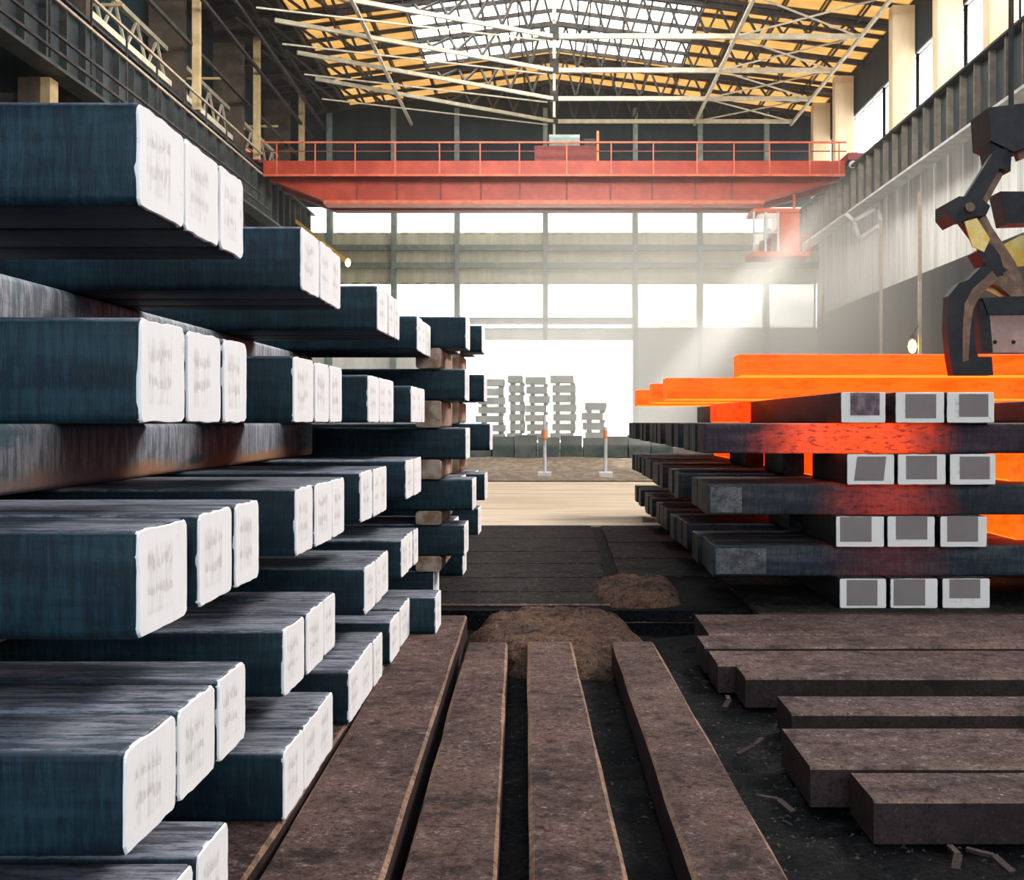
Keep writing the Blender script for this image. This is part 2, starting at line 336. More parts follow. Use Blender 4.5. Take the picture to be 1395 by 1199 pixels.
edge = [YB]+[d*DY for d in COLD]+[YF]
for a, b in zip(edge, edge[1:]):
    window((Vector((XW+.12, a, EYE+6450*U)), Vector((0, b-a, 0)), Vector((0, 0, 1950*U))), False, M['flange'], max(2, round((b-a)/1.6)), pm='glass' if a > 12.5*DY else 'pane')
# gable wall at the far end
yw = YF
gb = tag(MB().add([(-XW, yw, EYE+6710*U), (XW, yw, EYE+6710*U), (XW, yw, ZE+.3), (0, yw, ZR+.3), (-XW, yw, ZE+.3), (-XW, yw+.3, EYE+6710*U), (XW, yw+.3, EYE+6710*U), (XW, yw+.3, ZE+.3), (0, yw+.3, ZR+.3), (-XW, yw+.3, ZE+.3)],
    [(0,1,2,3,4), (9,8,7,6,5), (0,5,6,1), (1,6,7,2), (2,7,8,3), (3,8,9,4), (4,9,5,0)]).build('wall_back', M['navywall']), kind='structure')
MX = [px(x, 22.9) for x in (408, 450, 537, 623, 743, 865, 953, 1043, 1112)]
MX[0] = -XW; MX[-1] = XW
H = lambda y: hz(y, 22.9)
def corr(x0, x1, z0, z1, y, mat, par):
    m = MB(); k = max(4, round((x1-x0)/.38)); w = (x1-x0)/k
    for i in range(k): m.box(x0+i*w, x0+(i+1)*w, y+.04*(i % 2), y+.1+.04*(i % 2), z0, z1)
    return m.build('sheet_panel', mat, par)
for i, (a, b) in enumerate(zip(MX, MX[1:])):
    window((Vector((a+.1, yw+.1, H(318))), Vector((b-a-.2, 0, 0)), Vector((0, 0, H(270)-H(318)))), False, M['teal'], 1)
    window((Vector((a+.1, yw+.1, H(448))), Vector((b-a-.2, 0, 0)), Vector((0, 0, H(386)-H(448)))), False, M['teal'], 1)
    for za, zb in ((386, 363), (363, 341), (341, 318)): corr(a-.03, b+.03, H(za)-.03, H(zb)+.03, yw, M['sheet'], gb)
    if not (3 <= i <= 4):
        for za, zb in ((616, 560), (560, 505), (505, 447)): corr(a-.03, b+.03, H(za)-.03, H(zb)+.03, yw, M['sheetgrey'], gb)
    else: corr(a+.02, b-.02, H(464)+.02, H(448)-.02, yw, M['sheetgrey'], gb)
for i, x in enumerate(MX[1:-1]):
    q = MB().ibeam((x, yw-.25, 0 if i not in (3,) else H(464)), (x, yw-.25, H(150)), .24, .4, .05, (0, 1, 0)).build('trim_%d' % (i+1), M['teal']); tag(q, kind='structure')
q = MB()
for yy in (338, 362): q.bar((-XW, yw-.12, H(yy)), (XW, yw-.12, H(yy)), .2, .3)
tag(q.build('trim_20', M['teal']), kind='structure')
tag(MB().ibeam((px(640, 22.9), yw-.3, H(438)), (px(866, 22.9), yw-.3, H(438)), .3, .35, .04).build('trim_21', M['flange']), kind='structure')
# roof: separate sheets near the far end, plain beyond the frame
ce = tag(MB().add([(-XW-.3, YB, ZE+.5), (0, YB, ZR+.5), (XW+.3, YB, ZE+.5), (XW+.3, 13.0*DY, ZE+.5), (0, 13.0*DY, ZR+.5), (-XW-.3, 13.0*DY, ZE+.5)], [(0, 1, 4, 5), (1, 2, 3, 4)]).build('ceiling', M['roofdark'], None, False, False), kind='structure')
def zroof(x): return ZR+(ZE-ZR)*min(1, abs(x)/XW)
rd = [13.0+i*.66 for i in range(16)]; rx = [-XW+i*2*XW/18 for i in range(19)]
for j in range(15):
    for i in range(18):
        a, b = rx[i], rx[i+1]; c, e = rd[j]*DY, rd[j+1]*DY
        if i in (5, 6, 7, 8, 9, 10, 11, 12) and rd[j] < 20.7: continue
        o = .015*((i+j) % 2)
        side = abs(a+b)/2 > XW*.74 and a < 0
        MB().add([(a-.05, c-.05, zroof(a)+.3+o), (b+.05, c-.05, zroof(b)+.3+o), (b+.05, e+.05, zroof(b)+.3+o), (a-.05, e+.05, zroof(a)+.3+o),
                  (a-.05, c-.05, zroof(a)+.34+o), (b+.05, c-.05, zroof(b)+.34+o), (b+.05, e+.05, zroof(b)+.34+o), (a-.05, e+.05, zroof(a)+.34+o)],
                 [(0,1,2,3), (7,6,5,4), (0,4,5,1), (1,5,6,2), (2,6,7,3), (3,7,4,0)]).build('roof_panel', M['roofdark'] if side else M['roof'], ce)
for k, (i0, i1) in enumerate(((5, 7), (7, 9), (9, 11), (11, 13))):     # roof glazing
    for j0, j1 in ((0, 4), (4, 6), (6, 8), (8, 10), (10, 12)):
        a, b = rx[i0], rx[i1]; c, e = rd[j0]*DY, rd[j1]*DY
        if zroof(a) == zroof(b): continue
        window((Vector((a, c, zroof(a)+.32)), Vector((b-a, 0, zroof(b)-zroof(a))), Vector((0, e-c, 0))), True, M['lattice'], 3)
ORD = 'first second third fourth fifth sixth seventh eighth ninth tenth eleventh twelfth thirteenth fourteenth fifteenth sixteenth seventeenth eighteenth'.split()
# purlins under the roof sheets
for j, d in enumerate(rd):
    for s in (-1, 1):
        m = MB().bar((s*XW, d*DY, ZE+.2), (0, d*DY, ZR+.2), .11, .14)
        tag(m.build('roof_purlin', M['lattice']), 'dark purlin under the amber roof, number %s counting from the skylight start, %s side' % (ORD[j], 'dark wall' if s < 0 else 'cab'), 'purlin', 'dark purlins under the roof sheets')
for j, x in enumerate(rx[1:-1]):
    tag(MB().bar((x, 13.0*DY, zroof(x)+.08), (x, YF, zroof(x)+.08), .06, .10).build('roof_rail', M['lattice']), 'thin dark lengthwise rail under the roof, %s counting from the dark wall' % ORD[j], 'rail', 'lengthwise rails under the roof')

# ---------------------------------------------------------------- roof trusses
ZC = EYE+9296*U
words_n = ['front', 'second', 'third', 'fourth', 'fifth', 'rear']
TD = [14.3, 16.0, 17.7, 19.4, 21.1, 22.7]
for k, d in enumerate(TD):
    t = empty('roof_truss', (0, d*DY, ZC)); tag(t, 'pale and dark steel roof truss with zigzag web, %s from the camera' % (['first', 'second', 'third', 'fourth', 'fifth', 'sixth'][k]), 'truss', 'roof trusses')
    c = Vector((0, d*DY, ZC)); r = Vector((7350*U, d*DY, ZC)); dl = d*.875; l = Vector((-6470*U, dl*DY, ZC))
    MB().bar(c, r, .16, .20).build('bottom_chord', M['chord'], t); MB().bar(c, l, .12, .16).build('bottom_chord', M['chord'], t)
    MB().bar((0, d*DY, ZR+.05), (XW, d*DY, ZE+.05), .2, .22).build('top_chord', M['lattice'], t); MB().bar((0, d*DY, ZR+.05), (-XW, d*DY, ZE+.05), .2, .22).build('top_chord', M['lattice'], t)
    nseg = 12
    for s in (-1, 1):
        for i in range(nseg):
            x0 = s*7350*U*i/nseg; x1 = s*7350*U*(i+.5)/nseg; x2 = s*7350*U*(i+1)/nseg
            yl = lambda x: (d*DY+(dl-d)*DY*min(1, -x/(6470*U))) if s < 0 else d*DY
            MB().bar((x0, yl(x0), ZC+.08), (x1, d*DY, zroof(x1)), .09, .09).build('diagonal', M['lattice'], t)
            MB().bar((x1, d*DY, zroof(x1)), (x2, yl(x2), ZC+.08), .09, .09).build('diagonal', M['lattice'], t)
    MB().bar((0, d*DY, ZC-.9), (0, d*DY, ZR), .13, .13).build('hanger', M['chord'], t)
    MB().box(-.2, .2, d*DY-.1, d*DY+.1, ZC-.15, ZC+.5).build('gusset', M['lattice'], t)
for x, nm in ((-4430, 'pale tie running lengthwise between truss chords above the crane hook side'), (4350, 'pale tie running lengthwise between truss chords above the cab side'), (7350, 'pale tie along the truss ends above the window band')):
    tag(MB().bar(Q(x, 9296-60, 12), Q(x, 9296-60, 22.8), .13, .13).build('roof_tie', M['chord']), nm, 'tie')
for k, (a, b) in enumerate(zip(TD[1:], TD[2:])):
    tag(MB().bar(Q(4350, 9296, b), Q(7350, 9296, a), .06, .06).build('roof_brace', M['chord']), 'thin pale roof brace over the cab side slanting inward, behind the %s truss' % ORD[k+1], 'brace', 'thin diagonal roof braces')
    tag(MB().bar(Q(7350, 9296, b), Q(4350, 9296, a), .06, .06).build('roof_brace', M['chord']), 'thin pale roof brace over the cab side slanting outward, behind the %s truss' % ORD[k+1], 'brace', 'thin diagonal roof braces')
    tag(MB().bar(Q(-6470, 9296-300, b*.9), Q(-200, 9296-100, b), .06, .06).build('roof_brace', M['chord']), 'thin pale wind brace sloping to the roof centre, just behind the %s truss' % ORD[k+1], 'brace', 'thin sloping wind braces')

# ---------------------------------------------------------------- crane runways, columns along the walls
def runway(s, ribm, label):
    t = empty('crane_runway_girder', (s*XG, 16*DY, EYE+5330*U)); tag(t, label, 'girder')
    y0, y1 = 3*DY, YF-.4; zt, zb = EYE+6380*U, EYE+5330*U
    MB().box(min(s*XG, s*(XG+.08)), max(s*XG, s*(XG+.08)), y0, y1, zb, zt).build('web', M['girder'], t)
    MB().box(s*XG-.3, s*XG+.3, y0, y1, zb-.09, zb).build('bottom_flange', M['flange'] if s > 0 else M['ribdark'], t)
    MB().box(s*XG-.3, s*XG+.3, y0, y1, zt, zt+.07).build('top_flange', M['girder'], t)
    MB().box(s*XG-.06, s*XG+.06, y0, y1, zt+.07, zt+.22).build('rail', M['brown'], t)
    d = 9.0
    while d < 22.6:
        MB().box(min(s*XG, s*(XG-.2)), max(s*XG, s*(XG-.2)), d*DY-.03, d*DY+.03, zb, zt).build('stiffener', M[ribm], t); d += .45
    m = MB()
runway(1, 'rib', 'crane runway girder with pale stiffeners under the bright window band')
runway(-1, 'ribdark', 'crane runway girder with ribs along the dark wall behind the tall stack')
for i, d in enumerate(COLD[2:]):
    w = .55
    if i == 3: continue
    c = tag(MB().box(XG+.15, XG+1.0, d*DY-.2, d*DY+.35, EYE+6480*U, ZE).build('hall_column', M['cream']), 'cream hall column between bright windows, number %s along the runway' % words_n[i], 'column', 'cream columns in the window band')
LC = [(15.3, 268), (18.2, 350), (21.4, 411)]
for i, (d, xp) in enumerate(LC):
    tag(MB().box(px(xp, d)-.13, px(xp, d)+.13, d*DY-.12, d*DY+.12, EYE+6500*U, ZC+.4).build('tan_post', M['tan']), 'slender tan steel post on the runway beside the dark wall, %s one back' % words_n[i], 'post', 'tan posts on the dark runway')
    tag(MB().box(-14.35, -13.12, d*DY+.2, d*DY+.6, 0, ZE).build('brown_column', M['brown']), 'broad brown wall column behind the %s tan post of the dark wall' % words_n[i], 'column', 'brown wall columns')
for d in (12.1,): tag(MB().box(-14.35, -13.12, d*DY+.2, d*DY+.6, 0, ZE).build('brown_column', M['brown']), 'broad brown wall column nearer than the tan posts, at the frame edge', 'column', 'brown wall columns')
bb = tag(MB().box(px(25, 11.1), px(68, 11.1), 11.1*DY, 11.1*DY+.5, hz(146, 11.1), hz(105, 11.1)).build('bracket_box', M['tan']), 'tan and brown box bracket on the dark wall above the top billet', 'bracket')
for nm_, bx, mt_ in (('front_panel', (px(25, 11.1), px(55, 11.1), 11.1*DY-.03, 11.1*DY, hz(146, 11.1), hz(105, 11.1)), 'brown'), ('strut', (-XL, px(25, 11.1), 11.1*DY+.1, 11.1*DY+.4, hz(140, 11.1), hz(125, 11.1)), 'lattice')):
    q = MB().box(*bx).build(nm_, M[mt_]); q.location = q.location-bb.location; q.parent = bb
# lattice walkway girder on the dark wall
z0, z1 = 7060, 7790
for gi, (da, db) in enumerate(((9.0, 12.1), (12.36, 15.28), (15.5, 18.2), (18.46, 21.4))):
    t = empty('lattice_girder', Q(-8112, 7060, da)); tag(t, 'cream lattice girder on the dark wall, %s bay counting back, between brown columns' % ORD[gi], 'girder', 'lattice girders of the dark wall')
    a, b = da+.1, db+.05
    MB().bar(Q(-8112, z0, a), Q(-8112, z0, b), .42, .2).build('bottom_chord', M['chord'], t); MB().bar(Q(-8112, z1, a), Q(-8112, z1, b), .16, .16).build('top_chord', M['chorddim'], t)
    n = max(2, round((b-a)/.7)); w = (b-a)/n
    for k in range(n):
        MB().bar(Q(-8112, z0, a+k*w), Q(-8112, z1, a+(k+.5)*w), .08, .08).build('diagonal', M['chorddim'], t); MB().bar(Q(-8112, z1, a+(k+.5)*w), Q(-8112, z0, a+(k+1)*w), .08, .08).build('diagonal', M['chorddim'], t)
# handrails and cables along the dark runway
for i, (x, z, l) in enumerate(((-7250, 6650, 'top handrail'), (-7250, 6150, 'lower handrail'), (-7250, 5650, 'cable tray'), (-7050, 5250, 'bottom cable'))):
    tag(MB().bar(Q(x, z, 6), Q(x, z, 18.2), .07, .07).build('runway_handrail', M['pipe'] if i < 2 else M['lattice']), '%s along the runway on the dark wall side' % l, 'rail')
for i in range(9):
    d = 9.6+i*.95
    tag(MB().bar(Q(-7250, 5250, d), Q(-7250, 6650, d), .05, .05).build('handrail_post', M['lattice']), 'dark handrail upright on the dark wall runway, %s one back' % ORD[i], 'post', 'handrail uprights')
for i, (x0, z0, z1) in enumerate(((-7400, 7700, 8100), (-7000, 8500, 8700), (-6600, 8900, 8950))):
    tag(MB().bar(Q(x0, z0, 11), Q(x0-400, z1, 22.5), .12, .12).build('roof_cable', M['lattice']), ['low dark conduit slung along the eaves of the dark wall', 'middle dark conduit slung along the eaves of the dark wall', 'high dark conduit beside the truss ends of the dark wall'][i], 'conduit')
for i, (d, z) in enumerate(((13.2, 7500), (15.4, 7150), (17.2, 8050), (18.4, 7350), (20.3, 7000), (20.6, 8300))):
    tag(MB().bar(Q(-8640, z, d), Q(-7750, z, d), .09, .09).build('wall_strut', M['tan']), 'short tan strut reaching out of the dark wall, %s counting back' % ORD[i], 'strut', 'tan wall struts')
lm = empty('runway_lamp', P(474, 357, 21.5)); tag(lm, 'small glowing amber lamp at the far end of the dark runway', 'lamp')
MB().ball(P(474, 358, 21.5), .14, .14, .22).build('bulb', M['lamp'], lm, True); MB().bar(P(401.5, 300, 21.5), P(472, 355, 21.5), .16, .16).build('arm', M['yellow'], lm)
# poles in front of the pale wall, with the hanging lamp
for i, (x, y0, y1, l) in enumerate(((1253, 262, 600, 'slim tan pole in front of the pale wall, above the small lamp'), (1200, 300, 600, 'slim tan pole on the pale wall under the bracket frame'), (1121, 400, 600, 'slim cream pole at the hazy end of the pale wall'), (1090, 400, 600, 'slim cream pole below the crane cab'), (1068, 400, 600, 'slim cream pole beside the far corner, below the cab'))):
    d = 7750/(x-VX); tag(MB().bar((px(x, d), d*DY, 0), (px(x, d), d*DY, hz(y0, d)), .11, .11).build('wall_pole', M['pipe']), l, 'pole')
fl_ = empty('hanging_lamp', P(1243, 470, 15.56)); tag(fl_, 'small bright amber lamp glowing just above the hot billets', 'lamp')
MB().ball(P(1243, 472, 15.56), .16, .16, .26).build('bulb', M['lamp'], fl_, True); MB().tube(P(1243, 462, 15.56), P(1243, 456, 15.56), .14, 8, .05).build('cap', M['lattice'], fl_); MB().bar(P(1243, 456, 15.56), P(1253, 440, 15.56), .03, .03).build('arm', M['lattice'], fl_)
b = empty('wall_bracket', P(1170, 320, 18)); tag(b, 'pale grey bracket frame sticking out of the wall beneath the runway', 'bracket')
for a, c in (((1152, 292), (1163, 301)), ((1163, 301), (1195, 283)), ((1170, 325), (1200, 305)), ((1163, 301), (1170, 325)), ((1195, 283), (1200, 305))):
    MB().bar(P(a[0], a[1], 17.6), P(c[0], c[1], 17.6), .14, .14).build('bar', M['flange'], b)

# ---------------------------------------------------------------- overhead travelling crane
D0 = 18.66
cr = empty('bridge_crane', (0, D0*DY, hz(277, D0))); tag(cr, 'red overhead bridge crane spanning the hall above the far windows', 'crane')
def cz(y): return hz(y, D0)
def cx(x): return px(x, D0)
y0 = D0*DY
pts = [(cx(364), cz(243)), (cx(364), cz(223)), (cx(345), cz(223)), (cx(345), cz(219)), (cx(1160), cz(219)), (cx(1160), cz(223)), (cx(1146), cz(223)), (cx(1146), cz(243)), (cx(1040), cz(272)), (cx(440), cz(272))]
MB().prism(pts, y0+.25, y0+.9).build('main_girder', M['red'], cr)
MB().prism(pts, y0+2.6, y0+3.3).build('main_girder', M['reddark'], cr)
MB().box(cx(440), cx(1042), y0+.1, y0+1.05, cz(277), cz(272)).build('bottom_flange', M['redlite'], cr)
m = MB().box(cx(345), cx(1160), y0-.35, y0+.25, cz(224), cz(222)); wk = m.build('walkway', M['reddark'], cr)
MB().box(cx(362), cx(1148), y0-.42, y0-.35, cz(240), cz(222)).build('walkway_fascia', M['red'], wk)
MB().box(cx(362), cx(1148), y0-.46, y0-.34, cz(243), cz(240)).build('kick_rail', M['redlite'], wk)
rl = MB().bar((cx(350), y0-.4, cz(197)), (cx(1150), y0-.4, cz(197)), .07, .07).build('handrail', M['redlite'], cr)
MB().bar((cx(350), y0-.4, cz(209)), (cx(1150), y0-.4, cz(209)), .04, .04).build('handrail', M['reddark'], cr)
xs = [380, 432, 486, 540, 600, 655, 708, 772, 832, 889, 948, 998, 1046, 1100, 1140]
for x in xs:
    MB().bar((cx(x), y0-.4, cz(222)), (cx(x), y0-.4, cz(197)), .05, .05).build('handrail_post', M['redlite'], rl)
    MB().box(cx(x)-.035, cx(x)+.035, y0-.46, y0-.42, cz(240), cz(222)).build('stiffener', M['redlite'], cr)
    if 440 < x < 1040: MB().box(cx(x)-.04, cx(x)+.04, y0+.2, y0+.25, cz(272), cz(243)).build('stiffener', M['reddark'], cr)
for s in (345, 1160):
    e = MB().box(cx(s)-.35, cx(s)+.35, y0-.8, y0+4.2, cz(223), cz(214)).build('end_truck', M['reddark'], cr)
    for k in (-.5, 3.9): MB().tube((cx(s)-.12, y0+k, EYE+6380*U+.46), (cx(s)+.12, y0+k, EYE+6380*U+.46), .23, 14).build('wheel', M['grab'], e)
MB().tube((cx(1155), y0-.9, cz(230)), (cx(1155), y0-.78, cz(230)), .16, 12).build('lamp', M['flange'], cr)
tr = MB().box(cx(728), cx(815), y0+.2, y0+3.2, cz(220), cz(197)).build('trolley', M['reddark'], cr)
MB().tube((cx(748), y0+.6, cz(192)), (cx(790), y0+.6, cz(192)), .42, 12).build('hoist_drum', M['teal'], tr)
MB().box(cx(796), cx(812), y0+.4, y0+1.2, cz(197), cz(186)).build('gearbox', M['grab'], tr)
MB().bar((cx(814), y0-.3, cz(222)), (cx(814), y0-.3, cz(181)), .1, .1).build('mast', M['orange'], tr)
for i in range(5): MB().bar((cx(327), y0-.9, cz(197+i*5.5)), (cx(350), y0-.2, cz(210+i*5.5)), .06, .06).build('stair_rail', M['orange'], cr)
for a, b in ((1041, 290), (1085, 290)): MB().bar((cx(a), y0+.5, cz(262)), (cx(a), y0+.5, cz(b)), .1, .1).build('cab_hanger', M['redlite'], cr)
cb = MB().box(cx(1025), cx(1088), y0-.2, y0+1.6, cz(290), cz(285)).build('cab', M['redlite'], cr)
MB().box(cx(1060), cx(1088), y0-.15, y0+1.6, cz(344), cz(290)).build('cab_body', M['redlite'], cb)
MB().box(cx(1024), cx(1102), y0-.3, y0+1.7, cz(350), cz(344)).build('cab_floor', M['redlite'], cb)
fr = MB()
for x in (1026, 1042, 1059): fr.bar((cx(x), y0-.18, cz(344)), (cx(x), y0-.18, cz(290)), .08, .08)
fr.bar((cx(1026), y0-.18, cz(318)), (cx(1059), y0-.18, cz(318)), .06, .06); fr.build('window_frame', M['flange'], cb)
MB().box(cx(1027), cx(1059), y0-.16, y0-.15, cz(343), cz(291)).build('window_pane', M['glass'], cb)
MB().box(cx(1040), cx(1053), y0+.5, y0+1.1, cz(344), cz(325)).box(cx(1050), cx(1054), y0+.5, y0+1.1, cz(335), cz(308)).build('seat', M['reddark'], cb)
for x in (1090, 1101): MB().bar((cx(x), y0-.25, cz(346)), (cx(x), y0-.25, cz(322)), .06, .06).build('cab_railing', M['redlite'], cb)
MB().bar((cx(1088), y0-.25, cz(322)), (cx(1102), y0-.25, cz(322)), .06, .06).build('cab_railing', M['redlite'], cb)

# ---------------------------------------------------------------- billets
def rrect(w, h, r, seg=3):
    out = []
    for cx_, cz_, a0 in ((w/2-r, h-r, 0), (-w/2+r, h-r, 90), (-w/2+r, r, 180), (w/2-r, r, 270)):
        for i in range(seg+1):
            a = math.radians(a0+90*i/seg); out.append((cx_+r*math.cos(a), cz_+r*math.sin(a)))
    return out
def billet_mesh(name, L, w, h, mat, r=.024, wob=.0015, nseg=10):
    """local: the marked end at x=0, body along +x, centred on y, bottom at z=0"""
    prof = rrect(w, h, r); n = len(prof); v = []; f = []; sd = R.random()*99
    xs = [0, .012]+[L*i/nseg for i in range(1, nseg)]+[L-.012, L]
    for k, x in enumerate(xs):
        sc = .985 if k in (0, len(xs)-1) else 1
        for j, (y, z) in enumerate(prof):
            v.append((x, y*sc+wob*noise.noise((x*1.3, j*.7, sd)), h/2+(z-h/2)*sc+(wob*noise.noise((x*1.3, j*.7, sd+9)) if z > h*.5 else 0)))
    for k in range(len(xs)-1):
        for j in range(n): f.append((k*n+j, k*n+(j+1) % n, (k+1)*n+(j+1) % n, (k+1)*n+j))
    f.append(tuple(range(n))[::-1]); f.append(tuple(range((len(xs)-1)*n, len(xs)*n)))
    me = bpy.data.meshes.new(name); me.from_pydata(v, [], f); me.materials.append(mat)
    me.polygons.foreach_set('use_smooth', [True]*(len(f)-2)+[False]*2); me.update()
    o = bpy.data.objects.new(name, me); COL.objects.link(o); return o
def end_cap(par, w, h, mat, r=.024, jit=.0028, t=.006):
    prof = rrect(w*.98, h*.98, r, 4); n = len(prof); fine = []
    for j in range(n):
        a, b = prof[j], prof[(j+1) % n]; k = 6 if math.hypot(a[0]-b[0], a[1]-b[1]) > .05 else 1
        for i in range(k): fine.append((a[0]+(b[0]-a[0])*i/k, a[1]+(b[1]-a[1])*i/k))
    n = len(fine)
    fine = [(y+R.uniform(-jit, jit), z+h*.01+R.uniform(-jit, jit)) for y, z in fine]
    v = [(-t, y*.98, h/2+(z-h/2)*.98) for y, z in fine]+[(-t*.4, y, z) for y, z in fine]+[(.004, y, z) for y, z in fine]
    me = bpy.data.meshes.new('painted_end'); me.from_pydata(v, [], [tuple(range(n))]+[(k*n+i, (k+1)*n+i, (k+1)*n+(i+1) % n, k*n+(i+1) % n) for k in (0, 1) for i in range(n)])
    me.materials.append(mat); me.update()
    o = bpy.data.objects.new('painted_end', me); COL.objects.link(o); o.parent = par; return o
PIN = .0015
def xbillet(name, xe, d0, d1, zb, zt, L, side, mat, cap=None, **kw):
    """billet along X. xe: X of its marked end (units); side=-1: body runs to -X, +1: body runs to +X"""
    w = (d1-d0)*DY-.008; h = (zt-zb)*U-PIN; o = billet_mesh(name, L, w, h, mat, **kw)
    o.location = (xe*U, (d0+d1)/2*DY, EYE+zb*U+PIN/2); o.rotation_euler = (0, 0, math.pi if side < 0 else 0)
    if cap: end_cap(o, w, h, cap)
    return o
def ybillet(name, x0, x1, d0, d1, zb, zt, mat, cap=None, **kw):
    w = (x1-x0)*U-.004; h = (zt-zb)*U-PIN; o = billet_mesh(name, (d1-d0)*DY, w, h, mat, **kw)
    o.location = ((x0+x1)/2*U, d0*DY, EYE+zb*U+PIN/2); o.rotation_euler = (0, 0, math.pi/2)
    if cap: end_cap(o, w, h, cap, .012, .0012)
    return o
# --- tall dark stack: measured front edges of every end in the photograph
LAY = [(440, 295, [[(185,250),(250,298),(298,331)], [(408,433),(433,450),(450,463)], [(513,527),(527,535),(535,542)], [(567,574),(574,580),(580,586)]]),
       (145, -3, [[(187,250),(254,301),(303,335)], [(398,426),(428,448),(448,465)], [(500,515),(515,526),(526,535)], [(560,568),(568,574),(574,578)]]),
       (-147, -298, [[(182,252),(267,314),(317,350)], [(402,426),(426,450),(450,467)], [(490,506),(506,516),(516,525)], [(552,562),(562,568),(568,573)]]),
       (-437, -580, [[(168,240),(241,292),(295,333)], [(384,413),(414,438),(439,455)], [(495,510),(510,518),(518,528)], [(545,555),(555,562),(562,568)]]),
       (-690, -838, [[(100,185),(190,262),(266,309)], [(383,411),(411,433),(433,453)], [(474,491),(491,508),(508,520)], [(530,543),(545,558),(558,567)]])]
course = ['top', 'second', 'third', 'fourth', 'bottom']; pk = ['first', 'second', 'third', 'fourth']; po = ['front', 'middle', 'rear']
for li, (zt, zb, packs) in enumerate(LAY):
    for pi, pack in enumerate(packs):
        for bi, (a, b) in enumerate(pack):
            X = -570; d0 = 570/(VX-a); d1 = 570/(VX-b)
            if li == 4 and pi == 3 and bi == 2: X = -470
            o = xbillet('steel_billet', X+R.uniform(-3, 3), d0, d1, zb, zt, 5.2, -1, M['steel'], M['white'])
            st = ', sticking out' if X == -470 else ''
            tag(o, 'white-ended dark billet, %s of %s pack, %s course, tall dark stack%s' % (po[bi], pk[pi], course[li], st), 'billet', 'billets of the tall dark stack')
def spacer(x0, x1, d0, d1, zb, zt, label, mat='spacer', group='lengthwise spacer billets'):
    tag(ybillet('spacer_billet', x0, x1, d0, d1, zb, zt, M[mat]), label, 'billet', group)
gaps = [(295, 145, 'first'), (-3, -147, 'second'), (-298, -437, 'third'), (-580, -690, 'fourth')]
for zt, zb, nm in gaps:
    spacer(-1280, -1085, .75, 3.3, zb, zt, 'grey and rust spacer billet in the %s gap of the tall dark stack' % nm)
    spacer(-2900, -2700, .75, 3.3, zb, zt, 'hidden spacer billet deep in the %s gap of the tall dark stack' % nm)
# --- two smaller dark stacks behind
def backstack(rows, d0, name):
    prev = None
    for i, (xp, zt) in enumerate(rows):
        zb = zt-148
        for b in range(2):
            o = xbillet('steel_billet', (xp-VX)*d0-b*70, d0+b*.17, d0+b*.17+.16, zb, zt, 4.2, -1, M['steel'], M['white'])
            tag(o, '%s white-ended billet in the %s course of the %s' % (['front', 'rear'][b], ['top', 'second', 'third', 'fourth', 'fifth', 'lowest'][i], name), 'billet', 'billets of the ' + name)
        if prev is not None:
            for k, (a, c) in enumerate(((-640, -520), (-1800, -1650))):
                spacer(a, c, d0-.02, d0+.36, zt, prev, 'rusty %s spacer under the %s course of the %s' % (['outer', 'inner'][k], ['top', 'second', 'third', 'fourth', 'fifth'][i-1], name), 'rustspacer', 'rusty spacers of the rear stacks')
        prev = zb
backstack([(634, 490), (633, 247), (634, -26), (643, -264), (632, -475), (590, -690)], 3.40, 'smaller stack behind the tall one')
backstack([(656, 528), (659, 260), (667, -8), (660, -280), (651, -470), (630, -690)], 4.0, 'last stack by the bright doorway')

